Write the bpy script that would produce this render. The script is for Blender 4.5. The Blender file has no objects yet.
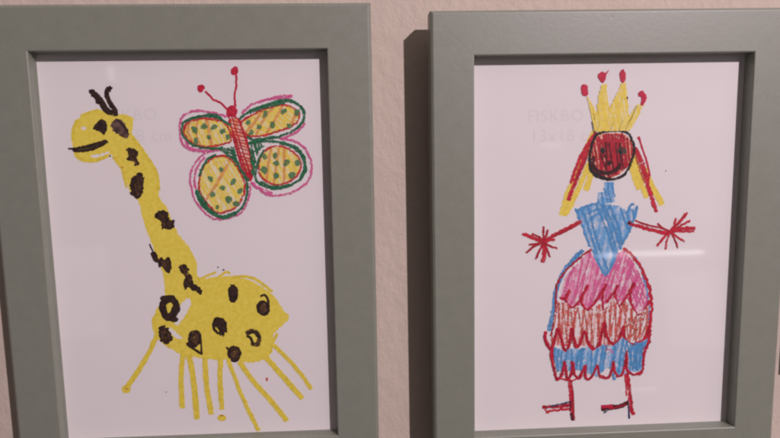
import bpy, bmesh, math, random
from mathutils import Vector, Matrix, geometry, noise as mn
random.seed(7)
S = bpy.context.scene
COL = S.collection
K = 0.6                                   # the opening of each picture frame is 12 x 16.8 cm
# ------------------------------------------------------------------ camera
F = 608.17                                # focal length in pixels of a 780 px wide picture
CAM = Vector((-0.0117, -0.4291, 0.0292)) * K
PIT, YAW, ROL = -0.1252, 0.045, -0.0175
def axes(p, y, r):
    cy, sy, cp, sp, cr, sr = math.cos(y), math.sin(y), math.cos(p), math.sin(p), math.cos(r), math.sin(r)
    f = Vector((sy*cp, cy*cp, sp)); rt = Vector((cy, -sy, 0)); up = rt.cross(f)
    return cr*rt + sr*up, -sr*rt + cr*up, f
RT, UP, FW = axes(PIT, YAW, ROL)
cam = bpy.data.cameras.new('camera'); camo = bpy.data.objects.new('camera', cam); COL.objects.link(camo)
M = Matrix((RT, UP, -FW)).transposed().to_4x4(); M.translation = CAM
camo.matrix_world = M
cam.sensor_width = 36; cam.lens = F/780*36; cam.clip_start = 0.01; cam.clip_end = 50
S.camera = camo
def ray(px, py): return (RT*((px-390)/F) + UP*((219-py)/F) + FW)
def hit(px, py, Y):
    d = ray(px, py); return CAM + d*((Y-CAM.y)/d.y)
# ------------------------------------------------------------------ sizes (metres)
W, H, BAR = .2*K, .2796*K, .0305*K
DP = .0108*K                              # depth of the paper behind the front of the frame
WALL = .030*K; THICK = .0160*K
PIC = [(-.1338*K, -.0461*K, -.0016), (.1684*K, -.0518*K, .0016)]
# ------------------------------------------------------------------ materials
def newmat(name):
    m = bpy.data.materials.new(name); m.use_nodes = True
    nt = m.node_tree; b = nt.nodes['Principled BSDF']; return m, nt, b
def nd(nt, t, **kw):
    n = nt.nodes.new(t)
    for k, v in kw.items():
        if k.startswith('i_'):
            n.inputs[k[2:].replace('_', ' ')].default_value = v
        else: setattr(n, k, v)
    return n
def mth(nt, op, a, b=None, c=None, clamp=False):
    n = nt.nodes.new('ShaderNodeMath'); n.operation = op; n.use_clamp = clamp
    for i, v in enumerate((a, b, c)):
        if v is None: continue
        if isinstance(v, (int, float)): n.inputs[i].default_value = v
        else: nt.links.new(v, n.inputs[i])
    return n.outputs[0]
def mixc(nt, f, a, b):
    n = nt.nodes.new('ShaderNodeMix'); n.data_type = 'RGBA'
    for s, v in ((n.inputs[0], f), (n.inputs[6], a), (n.inputs[7], b)):
        if isinstance(v, (int, float)): s.default_value = v
        elif isinstance(v, tuple): s.default_value = (*v, 1) if len(v) == 3 else v
        else: nt.links.new(v, s)
    return n.outputs[2]
def noise_(nt, scale, detail=3, rough=.55, vec=None, stretch=None):
    n = nd(nt, 'ShaderNodeTexNoise'); n.inputs['Scale'].default_value = scale
    n.inputs['Detail'].default_value = detail; n.inputs['Roughness'].default_value = rough
    if vec is None: vec = nd(nt, 'ShaderNodeTexCoord').outputs['Object']
    if stretch:
        mp = nd(nt, 'ShaderNodeMapping'); mp.inputs['Scale'].default_value = stretch[0]
        mp.inputs['Rotation'].default_value = stretch[1]
        nt.links.new(vec, mp.inputs['Vector']); vec = mp.outputs[0]
    nt.links.new(vec, n.inputs['Vector'])
    return n.outputs['Fac']

def wall_material():
    m, nt, b = newmat('rough_beige_wall_paint')
    a = noise_(nt, 240, 3, .5, stretch=((1, 1, .62), (0, .5, 0)))
    c = noise_(nt, 900, 2, .5); d = noise_(nt, 70, 2, .5)
    h = mth(nt, 'ADD', mth(nt, 'MULTIPLY', a, 1.0), mth(nt, 'ADD', mth(nt, 'MULTIPLY', c, .22), mth(nt, 'MULTIPLY', d, .6)))
    bp = nd(nt, 'ShaderNodeBump'); bp.inputs['Strength'].default_value = .85; bp.inputs['Distance'].default_value = .0007
    nt.links.new(h, bp.inputs['Height']); nt.links.new(bp.outputs[0], b.inputs['Normal'])
    col = mixc(nt, noise_(nt, 25, 4, .6), (.545, .462, .385), (.615, .53, .445))
    nt.links.new(col, b.inputs['Base Color']); b.inputs['Roughness'].default_value = .75
    b.inputs['Specular IOR Level'].default_value = .25
    return m
def frame_material():
    m, nt, b = newmat('grey_green_painted_wood')
    n1 = noise_(nt, 160, 6, .7); n2 = noise_(nt, 2200, 2, .5)
    col = mixc(nt, n1, (.186, .203, .160), (.236, .253, .203))
    spots = mth(nt, 'GREATER_THAN', noise_(nt, 420, 3, .6), .735)
    col = mixc(nt, mth(nt, 'MULTIPLY', spots, .30), col, (.30, .22, .17))
    col = mixc(nt, mth(nt, 'MULTIPLY', mth(nt, 'SUBTRACT', noise_(nt, 1300, 2, .6), .5), 1.1, clamp=True), col, (.33, .30, .27))
    nt.links.new(col, b.inputs['Base Color'])
    nt.links.new(mth(nt, 'MULTIPLY_ADD', n1, .15, .36), b.inputs['Roughness'])
    b.inputs['Specular IOR Level'].default_value = .75
    bp = nd(nt, 'ShaderNodeBump'); bp.inputs['Strength'].default_value = .32; bp.inputs['Distance'].default_value = .0001
    dent = mth(nt, 'MULTIPLY', mth(nt, 'SUBTRACT', .25, noise_(nt, 330, 1, .4), clamp=True), -14)
    nt.links.new(mth(nt, 'ADD', mth(nt, 'ADD', mth(nt, 'MULTIPLY', n2, .8), noise_(nt, 500, 3, .5)), dent), bp.inputs['Height'])
    nt.links.new(bp.outputs[0], b.inputs['Normal'])
    return m
def paper_material(name='white_drawing_paper'):
    m, nt, b = newmat(name)
    col = mixc(nt, noise_(nt, 45, 4, .6), (.81, .765, .775), (.855, .805, .81))
    nt.links.new(col, b.inputs['Base Color']); b.inputs['Roughness'].default_value = .8
    b.inputs['Specular IOR Level'].default_value = .2
    bp = nd(nt, 'ShaderNodeBump'); bp.inputs['Strength'].default_value = .25; bp.inputs['Distance'].default_value = .0001
    nt.links.new(noise_(nt, 1500, 3, .6), bp.inputs['Height']); nt.links.new(bp.outputs[0], b.inputs['Normal'])
    return m
def plain(name, c, r=.7, spec=.3):
    m, nt, b = newmat(name); n = noise_(nt, 300, 3, .6)
    nt.links.new(mixc(nt, n, tuple(x*.9 for x in c), tuple(min(1, x*1.08) for x in c)), b.inputs['Base Color'])
    b.inputs['Roughness'].default_value = r; b.inputs['Specular IOR Level'].default_value = spec
    return m
def glass_material():
    m, nt, b = newmat('clear_picture_glass'); nt.nodes.remove(b)
    out = nt.nodes['Material Output']
    t = nd(nt, 'ShaderNodeBsdfTransparent'); t.inputs[0].default_value = (.985, .99, .985, 1)
    g = nd(nt, 'ShaderNodeBsdfGlossy'); g.inputs['Roughness'].default_value = .05
    fr = nd(nt, 'ShaderNodeFresnel'); fr.inputs[0].default_value = 1.5
    geo = nd(nt, 'ShaderNodeNewGeometry')
    f = mth(nt, 'MULTIPLY', fr.outputs[0], mth(nt, 'SUBTRACT', 1.0, geo.outputs['Backfacing']))
    mx = nd(nt, 'ShaderNodeMixShader'); nt.links.new(f, mx.inputs[0])
    nt.links.new(t.outputs[0], mx.inputs[1]); nt.links.new(g.outputs[0], mx.inputs[2]); nt.links.new(mx.outputs[0], out.inputs[0])
    return m
def crayon(name, c, dens=.5, edge=.5, sharp=5, streak=.35, dark=.72, tooth=1700, light=None, base=False):
    """wax or felt colour that catches only the raised grain of the paper"""
    m, nt, b = newmat(name)
    uv = nd(nt, 'ShaderNodeUVMap'); uv.uv_map = 'stroke'
    sx = nd(nt, 'ShaderNodeSeparateXYZ'); nt.links.new(uv.outputs[0], sx.inputs[0])
    n1 = noise_(nt, tooth, 2, .6)
    n2 = noise_(nt, 1.0, 2, .5, vec=uv.outputs[0], stretch=((5, .9, 1), (0, 0, 0)))
    n3 = noise_(nt, 330, 3, .6)
    u = mth(nt, 'ABSOLUTE', mth(nt, 'MULTIPLY_ADD', sx.outputs[0], 2, -1))
    e = mth(nt, 'MULTIPLY', mth(nt, 'POWER', u, 4), edge)
    s = mth(nt, 'SUBTRACT', n1, .5)
    s = mth(nt, 'MULTIPLY_ADD', mth(nt, 'SUBTRACT', n2, .5), streak*2, s)
    s = mth(nt, 'MULTIPLY_ADD', mth(nt, 'SUBTRACT', n3, .5), .9, s)
    s = mth(nt, 'SUBTRACT', mth(nt, 'ADD', s, dens-.15), e)
    a = mth(nt, 'MULTIPLY', s, sharp, clamp=True)
    if not base: nt.links.new(a, b.inputs['Alpha'])
    v = noise_(nt, 600, 3, .6)
    v = mth(nt, 'MULTIPLY_ADD', mth(nt, 'SUBTRACT', v, .5), 2.6, .5, clamp=True)
    cd = tuple(x*dark for x in c)
    cl = light or tuple(min(.9, x*1.12+.008) for x in c)
    cc = mixc(nt, v, cl, cd)
    if base: cc = mixc(nt, a, (.83, .785, .79), cc)      # rubbed-in ground colour: pigment thin on white paper
    nt.links.new(cc, b.inputs['Base Color'])
    b.inputs['Roughness'].default_value = .55; b.inputs['Specular IOR Level'].default_value = .3
    return m
WALLM = wall_material(); FRAMEM = frame_material(); PAPERM = paper_material(); GLASSM = glass_material()
def flat(name, c):
    m, nt, b = newmat(name); b.inputs['Roughness'].default_value = .8; b.inputs['Specular IOR Level'].default_value = .2
    nt.links.new(mixc(nt, noise_(nt, 200, 3, .6), tuple(x*.985 for x in c), tuple(x*1.015 for x in c)), b.inputs['Base Color']); return m
BACKM = plain('grey_backing_card', (.35, .32, .29)); PRINTM = flat('pale_grey_print', (.772, .728, .740))
C = dict(
 sun=crayon('yellow_paint_pen', (.85, .67, .075), 1.0, .35, 5, .22, .93, 500, (.89, .735, .12), base=True),
 sunline=crayon('yellow_paint_pen_line', (.81, .635, .07), .85, .5, 5, .2, .85, 900),
 dark=crayon('dark_brown_pen', (.030, .014, .013), .84, .45, 4, .3, .5, 1300, (.06, .03, .022)),
 brown=crayon('worn_brown_pen', (.085, .036, .025), .50, .5, 3, .45, .35, 1000, (.17, .085, .04)),
 plum=crayon('grey_brown_pen', (.11, .06, .06), .72, .5, 4, .3, .5, 1000, (.20, .12, .10)),
 olive=crayon('dark_olive_pen', (.075, .075, .02), .6, .5, 3, .3, .4),
 red=crayon('red_crayon', (.62, .014, .045), .54, .5, 3.2, .3, .72),
 redhard=crayon('heavy_red_crayon', (.58, .014, .06), .78, .45, 3.5, .2, .8),
 crimson=crayon('crimson_crayon', (.50, .012, .035), .58, .5, 3.2, .3, .6),
 orange=crayon('orange_crayon', (.76, .14, .05), .42, .5, 2.6, .4, .7),
 salmon=crayon('salmon_red_crayon', (.68, .10, .085), .40, .5, 4, .45, .75),
 tan=crayon('light_orange_crayon', (.85, .38, .12), .42, .5, 4, .35, .8),
 tanfill=crayon('rubbed_orange_crayon', (.82, .28, .12), .62, .3, 1.8, .35, .8, base=True),
 salmonfill=crayon('rubbed_salmon_crayon', (.72, .20, .16), .22, .3, 2.2, .9, .8, base=True),
 rust=crayon('rust_crayon', (.56, .10, .06), .36, .5, 4, .45, .75),
 pink=crayon('pink_crayon', (.74, .13, .34), .42, .5, 3.5, .35, .85),
 pinkfill=crayon('soft_pink_crayon', (.76, .17, .37), .44, .4, 2.2, .6, .85, base=True),
 green=crayon('green_crayon', (.025, .19, .085), .50, .5, 3.2, .35, .6),
 dot=crayon('dull_green_crayon', (.11, .25, .11), .54, .6, 2.6, .2, .8),
 yel=crayon('yellow_crayon', (.86, .64, .10), .60, .4, 5, .3, .92),
 yelsoft=crayon('pale_yellow_crayon', (.86, .68, .20), .54, .3, 2.0, .4, .93, base=True),
 blue=crayon('blue_crayon', (.085, .31, .62), .46, .45, 4, .45, .8),
 bluefill=crayon('soft_blue_crayon', (.15, .39, .70), .56, .4, 2.0, .6, .85, base=True),
 black=crayon('black_crayon', (.022, .014, .016), .55, .5, 3.2, .3, .6),
 maroon=crayon('maroon_crayon', (.11, .008, .016), .62, .45, 3.2, .3, .5),
 grey=crayon('grey_crayon', (.07, .07, .055), .5, .5, 2.4, .3, .7),
 navy=crayon('dark_blue_crayon', (.03, .05, .14), .48, .5, 3, .3, .6),
)
# ------------------------------------------------------------------ object helpers
def link(name, me, mat, parent=None):
    o = bpy.data.objects.new(name, me); COL.objects.link(o)
    if mat: me.materials.append(mat)
    if parent: o.parent = parent
    return o
def box_mesh(x0, x1, y0, y1, z0, z1, bev=0):
    bm = bmesh.new()
    vs = [bm.verts.new((x, y, z)) for x in (x0, x1) for y in (y0, y1) for z in (z0, z1)]
    for f in ((0, 1, 3, 2), (4, 6, 7, 5), (0, 4, 5, 1), (2, 3, 7, 6), (0, 2, 6, 4), (1, 5, 7, 3)):
        bm.faces.new([vs[i] for i in f])
    if bev: bmesh.ops.bevel(bm, geom=bm.edges[:], offset=bev, segments=2, affect='EDGES')
    bmesh.ops.recalc_face_normals(bm, faces=bm.faces)
    me = bpy.data.meshes.new('box'); bm.to_mesh(me); bm.free(); return me
# one mitred rail of a frame: profile in (g outward from opening edge, y depth)
def rail_mesh(side):
    c = .0006; oc = .0011
    def arc(cx, cy, r, a0, a1, n=4):
        return [(cx+r*math.cos(a0+(a1-a0)*i/n), cy+r*math.sin(a0+(a1-a0)*i/n)) for i in range(n+1)]
    prof = [(0, DP+.0006)] + [(0, c)] + arc(c, c, c, math.pi, 1.5*math.pi)[1:] + \
           [(BAR-oc-.0002, 0), (BAR-oc, .00003), (BAR-.0002, .0006), (BAR, .0009)] + [(BAR, THICK), (.009, THICK), (.009, DP+.0006)]
    w, h = (W/2, H/2) if side in 'TB' else (H/2, W/2)
    gap = .000015
    bm = bmesh.new(); rings = []
    N = 10
    for i in range(N+1):
        t = -1 + 2*i/N
        ring = []
        for g, y in prof:
            L = w + g - gap
            a = t*L; d = h + g
            p = {'T': (a, y, d), 'B': (-a, y, -d), 'R': (d, y, -a), 'L': (-d, y, a)}[side]
            ring.append(bm.verts.new(p))
        rings.append(ring)
    n = len(prof)
    for i in range(N):
        for j in range(n):
            bm.faces.new((rings[i][j], rings[i][(j+1) % n], rings[i+1][(j+1) % n], rings[i+1][j]))
    bm.faces.new(rings[0]); bm.faces.new(rings[-1][::-1])
    bmesh.ops.recalc_face_normals(bm, faces=bm.faces)
    me = bpy.data.meshes.new('rail'); bm.to_mesh(me); bm.free(); return me

def make_picture(idx, label):
    x, z, r = PIC[idx]
    t = bpy.data.objects.new('framed_picture', None); COL.objects.link(t)
    t.empty_display_size = .02
    t.location = (x, 0, z); t.rotation_euler = (0, -r, 0)
    t['label'] = label; t['category'] = 'picture'; t['group'] = 'framed drawings hanging on the wall'
    for s in 'TBLR': link('frame_rail', rail_mesh(s), FRAMEM, t)
    link('glass_pane', box_mesh(-W/2-.0015, W/2+.0015, DP-.0028, DP-.0016, -H/2-.0015, H/2+.0015), GLASSM, t) if False else \
    link('glass_pane', box_mesh(-W/2+.00005, W/2-.00005, DP-.0028, DP-.0016, -H/2+.00005, H/2-.00005), GLASSM, t)
    link('backing_board', box_mesh(-W/2-.004, W/2+.004, DP+.0005, DP+.0018, -H/2-.004, H/2+.004), BACKM, t)
    pm = box_mesh(-W/2-.003, W/2+.003, DP, DP+.0002, -H/2-.003, H/2+.003)
    p = link('drawing_paper', pm, PAPERM, t)
    return t, p
class Sheet:
    """maps points of the picture to its sheet of paper (flat, at the paper's depth)"""
    def __init__(s, idx):
        x, z, r = PIC[idx]; s.x, s.z, s.c, s.s = x, z, math.cos(r), math.sin(r); s.n = 0
    def loc(s, px, py):
        p = hit(px, py, DP); a, b = p.x-s.x, p.z-s.z
        return (a*s.c + b*s.s, -a*s.s + b*s.c)
    def y(s):
        s.n += 1; return DP - .00003 - s.n*1.0e-6
def catmull(P, step):
    if len(P) == 2: P = [P[0], ((P[0][0]+P[1][0])/2, (P[0][1]+P[1][1])/2), P[1]]
    Q = [P[0]] + list(P) + [P[-1]]; out = []
    for i in range(1, len(Q)-2):
        p0, p1, p2, p3 = Q[i-1], Q[i], Q[i+1], Q[i+2]
        n = max(1, int(math.hypot(p2[0]-p1[0], p2[1]-p1[1])/step))
        for k in range(n):
            t = k/n
            out.append(tuple(.5*((2*p1[a]) + (-p0[a]+p2[a])*t + (2*p0[a]-5*p1[a]+4*p2[a]-p3[a])*t*t + (-p0[a]+3*p1[a]-3*p2[a]+p3[a])*t**3) for a in (0, 1)))
    out.append(P[-1]); return out
class Draw:
    """collects strokes and filled patches of one drawn piece into one mesh with several crayon colours"""
    def __init__(s, sheet, org=(0, 0, 1)):
        s.sh = sheet; s.o = org; s.bm = bmesh.new(); s.uv = s.bm.loops.layers.uv.new('stroke'); s.mats = []
    def T(s, p): return (s.o[0]+p[0]/s.o[2], s.o[1]+p[1]/s.o[2])
    def mi(s, m):
        m = C[m]
        if m not in s.mats: s.mats.append(m)
        return s.mats.index(m)
    def line(s, pts, w, m, jit=.35, taper=.5, straight=False, raw=False):
        """pts and w in crop units"""
        P = pts if raw else [s.T(p) for p in pts]; w = w if raw else w/s.o[2]*(1.22 if w/s.o[2] < 4.5 else 1.06)
        P = catmull(P, .8) if not straight else P
        y = s.sh.y(); mi = s.mi(m); seed = random.random()*100; L = 0; rows = []
        for i, p in enumerate(P):
            a = P[max(0, i-1)]; b = P[min(len(P)-1, i+1)]
            dx, dy = b[0]-a[0], b[1]-a[1]; d = math.hypot(dx, dy) or 1; nx, ny = -dy/d, dx/d
            if i: L += math.hypot(p[0]-P[i-1][0], p[1]-P[i-1][1])
            j = mn.noise((L*.33, seed, 0))*jit*.9 + mn.noise((L*1.1, seed, 5))*jit*.35
            if not raw: s.sh.n += .075; y = DP - .00003 - s.sh.n*1.0e-6
            e1 = mn.noise((L*.9, seed, 9))*.32*min(1, w/2.5); e2 = mn.noise((L*.9, seed, 19))*.32*min(1, w/2.5)
            k = min(1, (i+.6)/2.0, (len(P)-i-.4)/2.0); k = taper + (1-taper)*k
            ws = (w/2)*k*(1+.18*mn.noise((L*.2, seed, 30)))
            rows.append((s.v(p[0]+nx*(j-ws+e1), p[1]+ny*(j-ws+e1), y), s.v(p[0]+nx*(j+ws+e2), p[1]+ny*(j+ws+e2), y), L))
        for i in range(len(rows)-1):
            a, b = rows[i], rows[i+1]
            try: f = s.bm.faces.new((a[0], a[1], b[1], b[0]))
            except ValueError: continue
            f.material_index = mi
            for l, uv in zip(f.loops, ((0, a[2]), (1, a[2]), (1, b[2]), (0, b[2]))): l[s.uv].uv = (uv[0]+seed*3 - seed*3, uv[1]*.5+seed)
        return s
    def v(s, px, py, y):
        a, b = s.sh.loc(px, py); return s.bm.verts.new((a, y, b))
    def rough(s, P, j, step=.8, smooth=True):
        P = list(P)
        if smooth:
            n = len(P); Q = catmull([P[-1]]+P+[P[0], P[1]], step); Q2 = Q
            # keep only the closed run P0..P0
            i0 = min(range(len(Q)), key=lambda i: (Q[i][0]-P[0][0])**2+(Q[i][1]-P[0][1])**2 + (0 if i < len(Q)/2 else 1e9))
            i1 = min(range(len(Q)), key=lambda i: (Q[i][0]-P[0][0])**2+(Q[i][1]-P[0][1])**2 + (0 if i > len(Q)/2 else 1e9))
            P = Q[i0:i1]
        else:
            out = []
            for i, p in enumerate(P):
                q = P[(i+1) % len(P)]; n = max(1, int(math.hypot(q[0]-p[0], q[1]-p[1])/step))
                out += [(p[0]+(q[0]-p[0])*k/n, p[1]+(q[1]-p[1])*k/n) for k in range(n)]
            P = out
        sd = random.random()*50
        return [(p[0]+mn.noise((p[0]*.55, p[1]*.55, sd))*j, p[1]+mn.noise((p[0]*.55, p[1]*.55, sd+9))*j) for p in P]
    def fill(s, pts, m, j=.9, holes=(), smooth=True):
        P = s.rough([s.T(p) for p in pts], j, smooth=smooth)
        HH = [s.rough([s.T(p) for p in h], j) for h in holes]
        y = s.sh.y(); mi = s.mi(m)
        loops = [[Vector((p[0], p[1], 0)) for p in Q] for Q in [P]+HH]
        tris = geometry.tessellate_polygon(loops)
        flat = [p for Q in [P]+HH for p in Q]; vs = [s.v(p[0], p[1], y) for p in flat]
        for t in tris:
            try: f = s.bm.faces.new([vs[i] for i in t])
            except ValueError: continue
            f.material_index = mi
            for l, i in zip(f.loops, t): l[s.uv].uv = (.5, flat[i][0]*.5+flat[i][1]*.09)
        return s
    def blob(s, c, rx, ry, m, j=.9, ang=0):
        P = [(c[0]+rx*math.cos(a)*math.cos(ang)-ry*math.sin(a)*math.sin(ang), c[1]+rx*math.cos(a)*math.sin(ang)+ry*math.sin(a)*math.cos(ang)) for a in [k*math.pi/5 for k in range(10)]]
        return s.fill(P, m, j)
    def ring(s, c, rx, ry, w, m, ang=0, turns=1.15, a0=0):
        n = int(12*turns)
        P = [(c[0]+rx*math.cos(a)*math.cos(ang)-ry*math.sin(a)*math.sin(ang), c[1]+rx*math.cos(a)*math.sin(ang)+ry*math.sin(a)*math.cos(ang)) for a in [a0+k*2*math.pi/12 for k in range(n+1)]]
        P = [(p[0]+random.uniform(-.2,.2)*rx, p[1]+random.uniform(-.2,.2)*ry) for p in P]; return s.line(P, w, m, jit=.8)
    def hatch(s, poly, ang, sp, w, m, jit=1.0, prob=1.0, over=.6, curve=.8):
        P = [s.T(p) for p in poly]; sp /= s.o[2]; w /= s.o[2]
        ca, sa = math.cos(ang), math.sin(ang)
        Q = [(p[0]*ca+p[1]*sa, -p[0]*sa+p[1]*ca) for p in P]
        y = min(q[1] for q in Q)+sp*.4; y1 = max(q[1] for q in Q)
        while y < y1:
            xs = []
            for i in range(len(Q)):
                a, b = Q[i], Q[(i+1) % len(Q)]
                if (a[1] <= y) != (b[1] <= y): xs.append(a[0]+(y-a[1])/(b[1]-a[1])*(b[0]-a[0]))
            xs.sort()
            for k in range(0, len(xs)-1, 2):
                if random.random() > prob or xs[k+1]-xs[k] < .8: continue
                a = xs[k]+random.uniform(-over, over*1.2); b = xs[k+1]+random.uniform(-over*1.2, over)
                t = random.uniform(-jit, jit)*.5; cv = random.uniform(-curve, curve)
                L = [(a, y-t), ((a+b)/2, y+cv), (b, y+t)]
                L = [(p[0]*ca-p[1]*sa, p[0]*sa+p[1]*ca) for p in L]
                s.line(L, w*random.uniform(.75, 1.25), m, raw=True)
            y += sp*random.uniform(.7, 1.3)
        return s
    def done(s, name, parent, label=None):
        me = bpy.data.meshes.new(name); s.bm.to_mesh(me); s.bm.free()
        o = bpy.data.objects.new(name, me); COL.objects.link(o); o.parent = parent
        for m in s.mats: me.materials.append(m)
        if label: o['label'] = label
        return o
# ------------------------------------------------------------------ the wall
wall = link('wall', box_mesh(-1.6, 1.6, WALL, WALL+.05, -1.2, 1.2), WALLM); wall['kind'] = 'structure'
# ------------------------------------------------------------------ pictures
t1, paper1 = make_picture(0, 'grey-green framed drawing of a yellow giraffe with brown spots beside a butterfly')
t2, paper2 = make_picture(1, 'grey-green framed drawing of a smiling princess with yellow crown and pink and blue dress')
def print_(sheet, rows, parent):
    bm = bmesh.new(); y = DP-.00002
    for txt, px, py, hpx in rows:
        cu = bpy.data.curves.new('t', 'FONT'); cu.body = txt; cu.size = 1; cu.resolution_u = 4; cu.space_character = 1.08
        o = bpy.data.objects.new('t', cu); COL.objects.link(o)
        me = o.to_mesh(); xs = [v.co.x for v in me.vertices]; hh = .70
        a0 = sheet.loc(px, py); a1 = sheet.loc(px, py-hpx); sc = (a1[1]-a0[1])/hh
        b2 = bmesh.new(); b2.from_mesh(me)
        for v in b2.verts: v.co = Vector((a0[0]+v.co.x*sc, y, a0[1]+v.co.y*sc))
        m2 = bpy.data.meshes.new('t'); b2.to_mesh(m2); b2.free(); bm.from_mesh(m2); bpy.data.meshes.remove(m2)
        o.to_mesh_clear(); bpy.data.objects.remove(o); bpy.data.curves.remove(cu)
    me = bpy.data.meshes.new('print'); bm.to_mesh(me); bm.free()
    return link('faint_print', me, PRINTM, parent)
s1, s2 = Sheet(0), Sheet(1)
print_(s1, [('FISKBO', 99, 121, 12), ('13x18 cm', 99, 142, 12)], paper1)
print_(s2, [('FISKBO', 527, 122, 12), ('13x18 cm', 530, 142, 12)], paper2)

# ---------- giraffe
R1, R3, R4 = (50, 70, 3.65), (120, 180, 3.65), (110, 260, 2.46)
R2, R5 = (170, 55, 3.65), (170, 130, 3.65)
def cv(P, o): return [(o[0]+p[0]/o[2], o[1]+p[1]/o[2]) for p in P]
body = cv([(225,308),(190,322),(150,330),(120,328),(97,316),(86,290),(82,260),(84,230),(88,200),(105,175),(135,156),(170,145),(200,150),(230,162),(265,162),(302,174),(303,205),(300,240),(325,275),(345,310),(370,342),(383,370),(390,410),(395,438)], R1) \
 + cv([(148,70),(170,100),(190,150),(215,200),(245,235),(270,280),(282,310),(285,350)], R3) \
 + cv([(235,46),(262,41),(300,40),(345,50),(380,70),(405,90),(425,120),(441,141),(425,160),(405,180),(401,200),(398,225),(380,243),(345,252),(300,246),(250,245),(210,240),(175,232),(148,215),(125,190),(112,165),(110,140),(116,118),(134,95)], R4) \
 + cv([(160,370),(150,320),(130,270),(110,215),(95,180),(80,130),(68,80),(40,50),(22,0)], R3) + cv([(275,410),(262,370),(245,340)], R1)
g = Draw(s1)
g.fill(body, 'sun', 1.3, holes=[cv([(172,112),(192,94),(200,104),(192,125),(178,148),(164,160),(160,148)], R4), cv([(145,165),(165,178),(178,192),(165,192),(150,182)], R4),
    cv([(115,208),(128,206),(134,213),(124,218),(114,215)], R1), cv([(150,312),(185,306),(216,296),(214,303),(180,316),(152,320)], R1)])
g.o = R4
for P, w in (([(215,50),(245,36),(262,30)],5), ([(262,45),(285,30),(296,34)],5), ([(300,42),(350,44),(400,78)],6), ([(120,130),(108,150),(118,185),(150,215)],9), ([(395,228),(400,205),(412,180)],6)):
    g.line(P, w, 'sunline')
g.o = R1
for P, w in (([(90,300),(110,325),(160,332),(215,312)],10), ([(100,180),(84,220),(84,262)],9), ([(228,315),(262,362),(280,430)],8), ([(300,240),(350,310),(388,372),(398,440)],9), ([(175,146),(150,152),(112,168)],8)):
    g.line(P, w, 'sunline')
gir = g.done('drawn_giraffe', t1); MARK = s1.n
for P, w in (([(118,180),(95,230),(70,272),(42,312)],12), ([(180,225),(175,290),(178,365)],11), ([(194,232),(206,300),(214,392)],14), ([(233,240),(238,310),(250,380)],13),
             ([(272,240),(271,300),(276,368)],12), ([(290,243),(315,310),(340,368),(366,420)],8.5), ([(318,248),(350,295),(395,345),(436,396)],12), ([(380,235),(420,280),(474,341)],11), ([(402,208),(455,262),(496,318)],8.5)):
    d = Draw(s1, R4); d.line(P, w, 'sunline', jit=.6, taper=.7)
    if P[0][0] == 118: d.blob((40,318), 11, 10, 'sunline').line([(36,314),(44,318)], 3, 'rust')
    if P[0][0] == 272: d.blob((275,388), 11, 8, 'sunline').line([(270,383),(280,382)], 3, 'rust')
    d.done('leg', gir)
s1.n = MARK
for P, w, b in (([(232,158),(208,148),(196,132),(184,112),(166,92),(152,86)],22,(153,80)), ([(242,168),(236,145),(222,125),(210,98),(206,80),(216,68)],17,(216,68))):
    d = Draw(s1, R1); d.line(P, w, 'dark', jit=.8, taper=.9).line(P, w*.6, 'dark', jit=1.6).blob(b, 12, 10, 'dark', 1.6)
    if P[0][0] == 232: d.blob((180,112), 17, 13, 'dark', 1.6)
    d.done('horn', gir)
d = Draw(s1, R1); d.fill([(156,215),(172,190),(190,179),(206,190),(209,218),(197,236),(175,222)], 'dark', 1).blob((186,207), 12, 12, 'dark'); d.done('eye', gir)
d = Draw(s1, R1); d.fill([(68,286),(100,281),(150,270),(182,262),(200,254),(214,262),(205,270),(175,287),(130,300),(95,300),(80,292)], 'dark', .8)
d.line([(100,290),(140,285),(175,275)], 5, 'olive').line([(66,288),(110,284),(180,264),(205,262)], 6, 'dark'); d.done('mouth', gir)
def spot(org, P=None, m='dark', extra=None, j=2.2):
    s1.n = MARK + 12
    d = Draw(s1, org)
    if P: d.fill(P, m, j)
    if extra: extra(d)
    d.done('spot', gir)
spot(R1, [(222,200),(240,180),(258,180),(280,208),(288,235),(275,252),(258,238),(237,232)], 'plum', lambda d: d.line([(245,180),(270,205),(285,232)], 6, 'dark').line([(230,205),(246,228),(268,246)], 6, 'brown'))
spot(R1, [(278,290),(300,286),(322,298),(318,325),(326,345),(315,350),(300,332),(280,328),(288,310)], 'dark', lambda d: d.hatch([(280,290),(322,300),(318,345),(290,328)], 1, 8, 6, 'brown'))
spot(R3, [(42,0),(52,-18),(76,-28),(86,0),(88,25),(80,55),(72,72),(52,62),(37,42),(38,18)], 'dark', lambda d: d.hatch([(45,0),(80,-10),(82,50),(60,60)], 1.3, 9, 6, 'brown'))
spot(R3, [(128,130),(142,115),(165,112),(178,125),(175,143),(198,150),(195,172),(175,180),(152,172),(148,150),(135,142)], 'dark', lambda d: d.hatch([(135,125),(172,120),(190,170),(155,168)], .8, 9, 5, 'brown'))
spot(R3, None, 'dark', lambda d: d.line([(107,233),(114,248),(122,264)], 5, 'dark').fill([(112,270),(128,262),(138,278),(142,300),(128,300)], 'dark').fill([(138,300),(150,282),(163,290),(180,281),(188,310),(181,341),(166,332),(156,316),(143,318)], 'dark').hatch([(148,290),(182,290),(180,330),(160,320)], 1.4, 8, 5, 'brown'))
spot(R3, [(214,315),(235,306),(253,325),(246,345),(262,350),(272,375),(302,405),(295,417),(273,405),(250,395),(235,402),(232,370),(235,350),(220,335)], 'dark', lambda d: d.hatch([(222,315),(248,330),(265,365),(260,395),(240,380)], .9, 9, 6, 'brown'))
spot(R4, None, 'dark', lambda d: d.ring((147,117), 17, 21, 17, 'dark', .25, 1.3).ring((146,118), 21, 25, 5, 'dark', .3, 1.1).line([(125,98),(135,92),(160,100)], 8, 'dark').line([(136,140),(158,148),(166,142)], 8, 'dark'))
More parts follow.
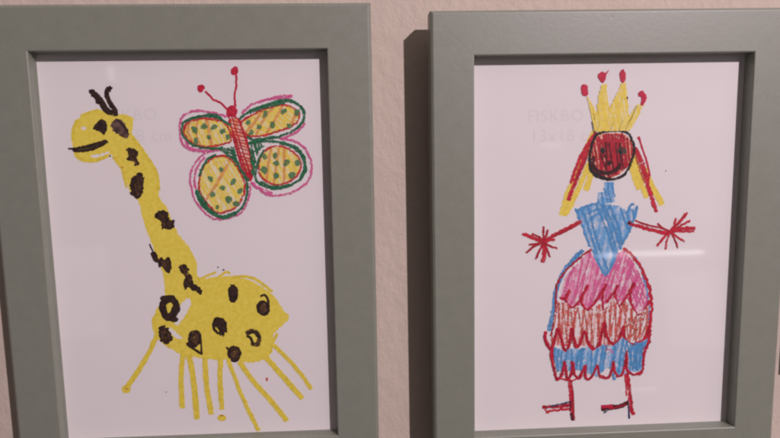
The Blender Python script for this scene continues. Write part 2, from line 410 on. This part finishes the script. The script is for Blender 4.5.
spot(R4, [(121,165),(134,160),(150,178),(153,198),(136,208),(121,190)], 'dark', lambda d: d.hatch([(124,170),(148,178),(150,198),(130,200)], .5, 7, 5, 'brown'))
spot(R4, None, 'dark', lambda d: d.ring((208,193), 9, 15, 13, 'dark', .1, 1.5).line([(188,208),(205,198),(225,205)], 5, 'dark').line([(190,208),(208,220),(228,232)], 5, 'dark').line([(222,180),(224,205),(226,232)], 4, 'dark').fill([(200,178),(212,176),(218,200),(204,206)], 'brown'))
spot(R4, [(252,155),(268,143),(284,150),(288,168),(278,188),(264,180)], 'dark', lambda d: d.ring((269,163), 12, 15, 10, 'dark', .2, 1.4).line([(260,165),(268,176)], 3, 'sunline'))
spot(R4, None, 'dark', lambda d: d.ring((303,82), 6, 15, 12, 'dark', 0, 1.5).fill([(295,66),(306,62),(315,78),(310,100),(300,98)], 'dark', 2.2).line([(300,62),(308,66)], 6, 'dark').line([(292,84),(300,96)], 5, 'dark'))
spot(R4, None, 'dark', lambda d: d.ring((377,118), 12, 14, 9, 'dark', .1, 1.4).line([(370,90),(380,86),(388,96),(390,112)], 5, 'dark').fill([(370,112),(380,104),(386,120),(378,130),(370,126)], 'brown'))
spot(R4, None, 'brown', lambda d: d.line([(334,182),(352,174),(366,186),(364,206),(346,207)], 12, 'brown').line([(338,180),(356,178),(368,192)], 7, 'dark', jit=1).line([(336,186),(346,192),(352,206)], 6, 'dark'))
spot(R4, None, 'dark', lambda d: d.ring((306,230), 10, 13, 11, 'dark', 0, 1.6).fill([(298,222),(314,220),(316,238),(302,240)], 'brown').line([(286,214),(294,222)], 5, 'dark'))
for org, c, rx, ry, mm in ((R3, (358,318), 3, 2.5, 'dark'), (R3, (378,328), 4, 3, 'dark'), (R1, (264,356), 5, 5, 'rust'), (R1, (219,314), 3.5, 3.5, 'dark'), (R4, (386,293), 3, 5, 'rust'), (R4, (138,325), 1.6, 1.6, 'dark')):
    d = Draw(s1, org); d.blob(c, rx, ry, mm, .3); d.done('stray_mark', gir)

# ---------- butterfly
def sh(P): return [(x, y-274) for x, y in P]
s1.n = 0; bw = Draw(s1, R2)
bodyp = [(216,232),(248,228),(268,270),(285,330),(298,400),(299,440),(293,462),(282,450),(262,405),(246,350),(229,290)]
bw.fill(bodyp, 'tanfill', .4, smooth=False).hatch(bodyp, .22, 11, 5, 'red', jit=.8).hatch(bodyp, 1.25, 16, 5, 'red', prob=.5)
for k in (0, 1): bw.line([(216,236),(228,290),(245,350),(262,405),(280,450),(293,460)], 7, 'red').line([(250,230),(268,270),(285,330),(299,400),(300,440),(293,460)], 7, 'red')
bw.fill([(275,430),(298,425),(300,445),(293,462),(284,450)], 'red', .5).hatch([(225,300),(285,300),(298,440),(280,440)], 1.3, 12, 5, 'crimson', prob=.6)
but = bw.done('drawn_butterfly', t1)
d = Draw(s1, R2); d.blob((225,205), 20, 20, 'red', 1).ring((225,206), 17, 17, 6, 'redhard').hatch([(208,215),(245,212),(240,240),(218,238)], .9, 8, 6, 'red'); d.done('head', but)
for P, c in (([(128,132),(145,148),(160,163),(184,174),(200,190),(210,200)], (113,121)), ([(242,72),(242,110),(237,145),(238,190)], (236,58))):
    d = Draw(s1, R2); d.line(P, 6.5, 'redhard', jit=.5).ring(c, 9, 11, 7, 'redhard', .5, 1.4)
    d.blob(c, 8 if c[0] == 113 else 12, 9, 'red')
    d.done('antenna', but)
WN = [0]
def wing(org, yp, green, pink, dots, extra=None, gw=8, pw=7):
    WN[0] += 1; s1.n = 95 + WN[0]*6.3
    d = Draw(s1, org)
    d.fill(yp, 'yelsoft', .8).hatch(yp, random.uniform(.6, 1.1), 11, 9, 'yel', prob=.75, curve=1.6).hatch(yp, random.uniform(1.3, 2.2), 30, 13, 'tan', prob=.4, curve=2.2, jit=3)
    cl = yp + [yp[0], yp[1]]
    d.line(cl, 9, 'orange', jit=1.1).line(cl[::-1], 5, 'red', jit=1.5)
    for P in pink: d.line(P, pw*1.35, 'pink', jit=1.0); d.line(P, pw*.7, 'pink', jit=2.4)
    for P in green: d.line(P, gw*1.1, 'green', jit=1.0); d.line(P, gw*.6, 'green', jit=2.4)
    for c in dots: d.blob((c[0]+random.uniform(-2,2), c[1]+random.uniform(-2,2)), random.uniform(7.5, 12.5), random.uniform(9, 16), 'dot', 1.6, random.uniform(-1, 1))
    if extra: extra(d)
    d.done('wing', but)
wing(R2, [(50,275),(60,252),(90,238),(130,232),(170,238),(200,250),(218,275),(224,310),(205,322),(170,330),(130,334),(90,325),(60,302)],
 [[(222,258),(190,236),(150,224),(100,226),(60,240),(44,262),(48,290),(70,318),(110,336),(160,342),(195,338)], [(58,244),(90,228),(130,220),(160,218),(190,232)]],
 [[(208,224),(160,212),(100,204),(60,214),(40,238),(38,285),(45,322),(75,345),(120,351),(182,346)], [(56,300),(70,335),(110,348),(160,352)]],
 [(88,272),(125,262),(163,262),(142,300),(193,278),(213,303),(95,312)])
wing(R2, [(262,243),(290,225),(340,200),(400,183),(440,188),(470,213),(467,240),(440,262),(390,280),(340,294),(290,295),(268,275)],
 [[(252,234),(290,207),(340,185),(400,170),(450,172),(484,195),(491,225),(476,256),(440,282),(380,301),(310,308),(280,300)], [(380,172),(430,165),(478,188),(488,215)], [(290,210),(350,190),(420,174)]],
 [[(262,214),(300,180),(350,164),(400,150),(448,150)], [(330,170),(380,158),(440,156)], [(495,250),(455,286),(405,306)]],
 [(286,245),(350,215),(415,205),(323,265),(375,255),(435,257),(297,283),(465,210)])
wing(R5, [(345,78),(375,60),(415,62),(450,80),(475,110),(478,140),(460,170),(430,190),(390,200),(350,186),(328,160),(325,120)],
 [[(285,52),(340,40),(400,44),(450,58),(485,90),(496,130),(485,168),(450,197),(400,213),(350,207),(318,185),(314,150),(325,108),(345,72)], [(400,48),(455,66),(484,100),(492,140),(475,176)], [(330,190),(380,208),(440,200)]],
 [[(400,30),(460,42),(500,78),(516,128),(510,175),(480,208),(430,232),(370,239),(325,215),(296,190)]],
 [(347,98),(382,97),(425,120),(387,120),(347,148),(390,168),(445,165),(465,120)],
 lambda d: d.hatch([(298,188),(330,208),(380,228),(370,240),(330,224),(300,202)], .4, 6, 7, 'pink').hatch([(288,42),(345,30),(335,60),(318,95),(308,180),(298,150)], 1.3, 8, 8, 'green', prob=.95).line([(285,48),(320,38),(380,22)], 7, 'green').line([(300,82),(345,58)], 6, 'green'))
wing(R5, [(165,98),(200,95),(235,120),(262,165),(273,200),(266,245),(240,280),(200,300),(165,298),(130,260),(108,220),(108,180),(125,130)],
 [[(205,90),(235,105),(258,140),(278,185),(283,225),(270,272),(240,305),(195,321),(150,302),(115,268),(95,222)], [(98,225),(118,262),(150,292),(190,315),(240,298)], [(170,90),(140,104),(118,140),(108,170)]],
 [[(185,72),(130,85),(90,125),(74,170),(80,220),(95,262),(130,302),(165,324),(215,321),(262,300),(286,250),(295,200)], [(128,98),(98,140),(90,185),(96,215)]],
 [(187,143),(148,177),(230,190),(193,212),(155,235),(213,252),(175,283),(243,268),(257,220)],
 lambda d: d.hatch([(172,66),(236,60),(246,104),(240,130),(222,92),(190,80)], .5, 7, 8, 'green', prob=.95).hatch([(180,66),(236,66),(244,100),(215,85)], 1.6, 13, 6, 'green').line([(236,95),(262,150),(290,184)], 7, 'green').fill([(94,218),(106,222),(128,255),(140,275),(120,264),(98,240)], 'green'), pw=6)

# ---------- princess
RA, RB, RC, RD = (540, 60, 3.65), (510, 170, 3.65), (530, 240, 4.17), (530, 330, 4.17)
p = Draw(s2, RB)
bod = [(238,145),(270,130),(320,120),(400,132),(425,150),(465,130),(464,165),(450,195),(435,230),(415,265),(400,290),(385,322),(350,382),(320,342),(300,300),(280,260),(262,200),(245,175)]
p.fill(bod, 'bluefill', 1.2, smooth=False, holes=[[(340,185),(366,178),(374,190),(360,200),(345,205)]]).hatch(bod, 1.25, 19, 12, 'blue', prob=.8, curve=1.8, jit=2.5).hatch([(270,135),(460,140),(430,180),(290,180)], -.5, 20, 9, 'blue', prob=.8, curve=1.5, jit=3)
for P in ([(238,140),(262,200),(290,280)], [(465,130),(445,200),(400,290)], [(425,165),(440,130),(455,125)], [(240,150),(300,125),(340,118)], [(300,290),(325,345),(350,380),(385,320)]): p.line(P, 9, 'blue', jit=1)
pri = p.done('drawn_princess', t2)
d = Draw(s2, RB); nk = [(344,44),(378,44),(382,118),(318,126),(322,82),(346,78)]
d.fill(nk, 'bluefill', .8, smooth=False).hatch(nk, 1.4, 16, 9, 'blue', curve=1.5, jit=2); d.done('neck', pri)
# hair
RF = (500, 60, 2.786); s2.n = 0
d = Draw(s2, RF)
d.line([(264,198),(244,245),(215,315),(188,380),(174,434)], 19, 'yel', jit=.9).line([(268,235),(250,285),(222,350),(196,405),(178,432)], 15, 'yel', jit=.9).line([(256,300),(250,330),(238,364)], 17, 'yel', jit=.9)
d.line([(268,200),(240,240),(218,285),(196,345)], 9, 'red', jit=.9).line([(258,215),(238,262),(215,325),(190,392)], 11, 'red', jit=1.1).line([(250,250),(226,305),(205,350)], 7, 'crimson', jit=1.1).line([(262,225),(245,270)], 10, 'rust', jit=1)
d.done('hair', pri)
d = Draw(s2, RF)
d.line([(372,245),(368,290),(378,330),(391,360)], 19, 'yel', jit=.9).line([(372,250),(388,320),(408,385)], 14, 'yel', jit=.9).line([(395,290),(418,340),(436,375),(452,404)], 17, 'yel', jit=.9)
d.line([(374,244),(390,280),(406,330),(424,390),(437,424)], 12, 'red', jit=.8).line([(380,250),(398,290),(412,335)], 13, 'red', jit=.9).line([(376,262),(392,310),(405,345)], 9, 'rust', jit=.9)
d.line([(386,213),(394,240),(408,280),(418,325)], 4.5, 'redhard').line([(383,215),(391,224)], 4, 'redhard').done('hair', pri)
# face
fp = [(200,285),(238,268),(300,268),(330,295),(338,345),(318,392),(262,430),(213,423),(187,395),(186,330)]
d = Draw(s2, RA)
d.fill(fp, 'tanfill', .6).hatch(fp, 1.45, 9, 9, 'crimson', prob=.9, curve=1.2).hatch([(212,290),(290,285),(300,400),(215,405)], 1.7, 10, 9, 'crimson', prob=.9).hatch([(225,350),(290,345),(290,425),(225,420)], .9, 14, 8, 'red')
d.hatch([(215,300),(300,300),(305,400),(215,405)], 1.5, 11, 6, 'maroon', prob=.65, jit=3).hatch([(195,340),(240,345),(250,425),(205,415)], 1.2, 12, 6, 'maroon', prob=.7, jit=2).line([(192,350),(198,392),(222,415)], 11, 'maroon', jit=1.2)
d.line([(205,272),(250,258),(312,262),(336,292),(344,330),(327,385),(305,420),(262,436),(215,428),(186,403),(180,370),(184,330),(195,292),(212,268)], 9.5, 'black', jit=.9)
d.line([(215,264),(255,260),(300,257),(325,272),(340,305)], 7, 'black', jit=1.2).line([(188,405),(182,340),(195,295)], 8, 'black', jit=1.3).line([(184,360),(190,400),(222,424),(262,432)], 7, 'black', jit=1.5)
face = d.done('face', pri)
# facial features are marks of the same sheet: they stay in meshes of their own beside the face
for c, rx, ry, mm in (((228,330), 10, 12, 'grey'), ((300,332), 17, 13, 'grey')):
    d = Draw(s2, RA); d.blob(c, rx, ry, mm).blob((c[0]-(8 if rx > 12 else 0), c[1]+3), 8, 9, 'black', .7); d.done('eye', pri)
d = Draw(s2, RA); d.blob((251,376), 9, 10, 'maroon').blob((251,376), 6, 7, 'black', .5).done('nose', pri)
d = Draw(s2, RA)
for k in (0, 1): d.line([(188,374),(198,396),(222,410),(250,413),(276,402),(294,378)], 13, 'maroon', jit=.7)
d.line([(190,380),(205,402),(240,412),(275,400),(290,382)], 6, 'black').done('mouth', pri)
# crown
d = Draw(s2, RA)
cr = [(170,128),(190,160),(214,205),(210,145),(224,92),(242,86),(246,150),(250,185),(276,128),(297,86),(313,84),(319,130),(323,205),(342,180),(356,162),(377,164),(352,218),(325,258),(200,260),(190,220),(180,175)]
d.fill(cr, 'yelsoft', .7, smooth=False, holes=[[(188,180),(198,196),(205,226),(196,216)]]).hatch(cr, 1.4, 9, 7, 'yel').hatch(cr, 1.8, 15, 6, 'yel', prob=.7)
d.hatch([(205,225),(330,215),(325,256),(200,258)], 1.9, 26, 1.6, 'olive', prob=.6)
d.line([(352,168),(340,195),(326,225)], 2, 'olive').line([(188,225),(196,262),(205,272)], 2.5, 'olive').blob((318,138), 3, 5, 'maroon', .3)
crown = d.done('crown', pri)
for P in ([(152,96),(160,89),(172,93),(175,112),(173,128),(158,130),(150,112)], [(213,50),(226,43),(238,46),(252,38),(242,54),(238,72),(226,82),(213,68)], [(292,42),(303,34),(312,50),(311,70),(303,84),(294,76),(291,58)], [(361,118),(374,114),(386,128),(388,146),(374,166),(365,160),(372,140),(362,132)]):
    d = Draw(s2, RA); d.fill(P, 'redhard', .9); d.done('crown_tip', pri)
# arms and hands
s2.n = 90
d = Draw(s2, RB); d.line([(260,186),(212,212),(165,236),(128,262)], 14, 'red', jit=.9).line([(256,192),(210,218),(150,246)], 9, 'crimson', jit=.8).done('arm', pri)
d = Draw(s2, RB); d.line([(430,192),(480,208),(540,224),(582,232)], 13, 'red', jit=.9).line([(455,184),(500,200),(545,210),(582,222)], 7, 'crimson', jit=.8).line([(470,205),(520,222),(570,236)], 7, 'red').blob((434,193), 6, 6, 'maroon', .6).done('arm', pri)
d = Draw(s2, RB)
for q, w in (((44,232),9), ((80,231),6), ((122,205),6), ((137,217),6), ((58,302),6), ((68,273),6), ((93,326),6), ((120,338),14), ((146,318),5), ((173,286),6), ((165,255),8), ((60,238),7)):
    d.line([(125,263), ((125+q[0])/2+random.uniform(-4,4), (263+q[1])/2+random.uniform(-4,4)), q], w*1.3, 'crimson' if w < 7 else 'red', jit=.6, taper=.7)
d.done('hand', pri)
d = Draw(s2, RB)
for q, w in (((648,155),7), ((606,174),6), ((658,184),6), ((676,212),11), ((672,224),6), ((638,263),6), ((612,286),5), ((568,290),6), ((536,278),7), ((538,194),5), ((640,158),6)):
    d.line([(585,224), ((585+q[0])/2+random.uniform(-5,5), (224+q[1])/2+random.uniform(-4,4)), q], w*1.25, 'red' if w > 5 else 'crimson', jit=.6, taper=.7)
d.done('hand', pri)
# skirt: pink top tier, orange middle tier, blue hem
pk = [(225,70),(252,45),(285,110),(308,150),(330,140),(362,60),(390,42),(430,90),(468,160),(484,210),(488,282),(450,308),(425,272),(405,245),(370,262),(350,250),(310,270),(290,250),(240,287),(215,270),(160,277),(128,242),(130,200),(150,148)]
s2.n = 0
d = Draw(s2, RC)
d.line([(222,42),(168,96),(132,150),(108,215),(98,290),(84,350),(82,380)], 18, 'blue', jit=1.2).line([(222,45),(170,98),(134,150),(112,200)], 10, 'blue', jit=1.2)
d.line([(425,62),(468,128),(484,200),(494,290),(490,370)], 13, 'blue', jit=1.2)
d.fill(pk, 'pinkfill', 1.1, smooth=False).hatch(pk, 1.95, 19, 14, 'pink', prob=.6, curve=1.5).hatch(pk, 1.8, 34, 11, 'pink', prob=.5, curve=1.5).hatch([(400,60),(480,170),(480,280),(430,270)], 1.2, 12, 9, 'pink', prob=.8)
for k in (0, 1):
    d.line([(256,38),(212,70),(152,125),(116,180),(108,230),(106,300),(96,362),(86,402)], 7, 'crimson', jit=1.3)
    d.line([(388,34),(420,58),(456,105),(486,165),(500,210),(508,270),(502,330),(497,400),(488,440)], 11, 'red', jit=1.8)
sc1 = [(122,240),(150,242),(164,208),(150,232),(152,258),(170,282),(198,266),(224,226),(242,192),(222,225),(217,262),(238,290),(270,262),(300,214),(318,184),(302,228),(305,292)]
sc1b = [(318,262),(345,222),(368,188),(350,225),(368,278),(394,250),(433,184),(416,228),(426,276),(450,312),(484,288),(497,250)]
for P in (sc1, sc1b): d.line(P, 8, 'red', jit=.8); d.line(P, 6, 'redhard', jit=1.6); d.line([(x+random.uniform(-7,7), y+random.uniform(-6,6)) for x, y in P], 4.5, 'crimson', jit=2)
d.done('skirt_tier', pri, 'pink top tier of the dress edged with a red scalloped line')
og = [(112,255),(150,262),(170,290),(200,275),(240,298),(290,265),(305,300),(350,240),(372,285),(400,255),(450,318),(494,275),(492,420),(440,435),(400,420),(330,440),(250,448),(180,430),(90,440),(100,330)]
d = Draw(s2, RC)
d.fill(og, 'salmonfill', 1, smooth=False)
d.hatch(og, 1.62, 22, 12, 'salmon', prob=.9).hatch(og, 1.45, 26, 9, 'rust', prob=.8).hatch(og, 1.75, 28, 9, 'salmon', prob=.8).hatch([(400,330),(490,290),(485,400),(430,420)], 1.9, 12, 9, 'rust')
d.o = RD
sc2 = [(64,4),(64,40),(84,78),(98,60),(114,-5),(124,15),(146,86),(162,62),(172,-6),(182,30),(198,70),(214,36),(228,6),(240,50),(262,80),(285,66),(308,-30),(318,20),(342,58),(368,44),(388,-12),(392,30),(420,58),(460,50),(484,20),(497,-20)]
d.line(sc2, 10, 'redhard', jit=.9).line(sc2, 7, 'red', jit=2).line([(x+random.uniform(-8,8), y+random.uniform(-7,7)) for x, y in sc2], 6, 'crimson', jit=1.6)
d.line([(70,8),(60,30),(80,62)], 8, 'redhard').line([(128,60),(150,62),(176,48)], 6, 'red').line([(230,30),(250,74),(285,78)], 6, 'red')
d.done('skirt_tier', pri, 'orange-red middle tier of the dress drawn in upright strokes')
bl = [(100,70),(130,80),(146,92),(165,75),(200,78),(240,70),(262,88),(300,60),(345,66),(385,30),(430,66),(496,30),(482,100),(466,168),(430,172),(352,192),(330,150),(280,192),(205,165),(112,172),(98,110)]
d = Draw(s2, RD)
d.fill(bl, 'bluefill', 1.1, smooth=False).hatch(bl, 1.7, 18, 12, 'blue', prob=.75, curve=1.4, jit=2.5).hatch([(400,60),(492,40),(470,165),(420,165)], 1.5, 9, 9, 'blue').line([(345,180),(352,208)], 12, 'blue')
d.line([(310,85),(330,80),(345,95)], 6, 'pink').line([(315,60),(325,100)], 5, 'rust')
sc3 = [(90,76),(92,130),(104,182),(114,208),(132,186),(144,136),(150,180),(158,206),(170,180),(178,132),(186,180),(202,200),(216,180),(228,148),(232,195),(246,205),(262,185),(280,146),(288,186),(312,200),(334,190),(346,132),(352,172),(372,190),(392,160),(402,92),(404,160),(428,184),(455,178),(468,160),(478,90),(492,45),(500,0)]
d.line(sc3, 8, 'red', jit=.8).line(sc3, 6, 'redhard', jit=1.8).line([(x+random.uniform(-7,7), y+random.uniform(-7,7)) for x, y in sc3], 5, 'crimson', jit=1.6).line([(88,80),(86,110),(100,150)], 7, 'red').line([(110,205),(125,200),(170,210),(205,196)], 6, 'red')
d.done('skirt_tier', pri, 'blue bottom tier of the dress with a red scalloped hem')
s2.n = 0
d = Draw(s2, RD)
d.line([(163,205),(170,250),(174,310),(180,378)], 17, 'red', jit=.9).line([(172,208),(180,280),(182,370)], 7, 'crimson').line([(170,345),(178,378)], 12, 'maroon')
d.line([(175,308),(130,318),(50,322)], 14, 'crimson', jit=.8).line([(165,330),(110,334),(65,344)], 10, 'red', jit=1.2).line([(60,330),(80,348)], 6, 'red').line([(172,298),(130,308),(85,318)], 7, 'navy').line([(172,300),(165,340)], 6, 'maroon').done('leg', pri)
d = Draw(s2, RD)
d.line([(402,170),(412,230),(418,295),(430,355)], 16, 'red', jit=.9).line([(394,180),(400,230),(402,275)], 7, 'red').line([(412,235),(424,300),(424,350)], 7, 'crimson')
d.line([(412,300),(370,318),(296,330)], 17, 'maroon', jit=.9).line([(350,322),(325,335),(306,346)], 7, 'navy').line([(410,308),(412,340),(414,370)], 8, 'navy').line([(345,316),(296,320)], 12, 'redhard').line([(400,310),(330,330)], 6, 'crimson').done('leg', pri)
d = Draw(s2, RA); d.blob((459,404), 2.2, 2.2, 'maroon', .2).done('stray_mark', pri)

# ------------------------------------------------------------------ light
LC = (1.0, .855, .915)
def lamp(name, kind, loc, energy, color=LC, **kw):
    l = bpy.data.lights.new(name, kind); l.energy = energy; l.color = color
    for k, v in kw.items(): setattr(l, k, v)
    o = bpy.data.objects.new(name, l); COL.objects.link(o); o.location = loc; return o
LP = Vector((1.08, -1.80, 1.06))*K
lamp('room_lamp', 'POINT', LP, 184*K*K, shadow_soft_size=.011)
lamp('second_room_lamp', 'POINT', Vector((1.5, -1.7, .45))*K, 4*K*K, shadow_soft_size=.02)
def streak(px, py, wpx, hpx, rad, dist=.9, roll=0):
    """a small lamp in the room or an added dim panel, standing where the glass mirrors it to the given spot"""
    Yg = DP-.0028; P = hit(px, py, Yg); d = ray(px, py); d = Vector((d.x, -d.y, d.z)); d.normalize()
    p = P + d*dist; tot = dist + (P-CAM).length
    w, h = wpx/F*tot, hpx/F*tot
    o = lamp('mirrored_light', 'AREA', p, rad*math.pi*w*h, (1, .97, .98), shape='RECTANGLE', size=w, size_y=h)
    x = (Vector((1, 0, 0)) - d*d.x).normalized(); y = d.cross(x)
    x, y = x*math.cos(roll)+y*math.sin(roll), y*math.cos(roll)-x*math.sin(roll)
    m = Matrix((x, y, d)).transposed().to_4x4(); m.translation = p; o.matrix_world = m
streak(650, 253.5, 88, 4, 7)
streak(604, 256, 20, 3, 6)
streak(111, 73, 5, 13, 3)
streak(551, 145, 18, 3.5, 2)
streak(640, 389.5, 30, 1, 5)
streak(78, 292, 48, 80, .5)  # dim panel added for a soft reflected patch in the left glass
streak(694, 310, 44, 66, .45)  # another added panel, mirrored as a pale patch in the right glass
Pw = hit(777.3, 376, WALL); Q = Pw + (LP-Pw)*((0-Pw.y)/(LP.y-Pw.y))
t3 = t1.copy(); COL.objects.link(t3); t3.location = (Q.x+W/2+BAR, 0, Q.z+H/2+BAR); t3.rotation_euler = (0, 0, 0)
t3['label'] = 'grey-green framed picture hung highest and farthest right, past the princess drawing'
for ch in t1.children:
    if ch.name.split('.')[0] in ('frame_rail', 'glass_pane', 'backing_board', 'drawing_paper'):
        c = ch.copy(); COL.objects.link(c); c.parent = t3
w = bpy.data.worlds.new('World'); S.world = w; w.use_nodes = True; print('layers', s1.n, s2.n)
nt = w.node_tree; bg = nt.nodes['Background']; bg.inputs[0].default_value = (.84, .67, .69, 1)
tc = nd(nt, 'ShaderNodeTexCoord'); dp = nd(nt, 'ShaderNodeVectorMath', operation='DOT_PRODUCT')
nt.links.new(tc.outputs['Generated'], dp.inputs[0]); dp.inputs[1].default_value = Vector((.58, -.12, .80)).normalized()
k = mth(nt, 'POWER', mth(nt, 'MAXIMUM', dp.outputs['Value'], 0), 3)
nt.links.new(mth(nt, 'MULTIPLY_ADD', k, .85, .09), bg.inputs[1])
S.view_settings.view_transform = 'Standard'; S.view_settings.look = 'None'; S.view_settings.gamma = 1; S.view_settings.exposure = 0
S.render.engine = 'CYCLES'; S.cycles.transparent_max_bounces = 96; S.cycles.max_bounces = 8
S.render.resolution_x, S.render.resolution_y = 1024, 575
S.cycles.filter_width = 2.2
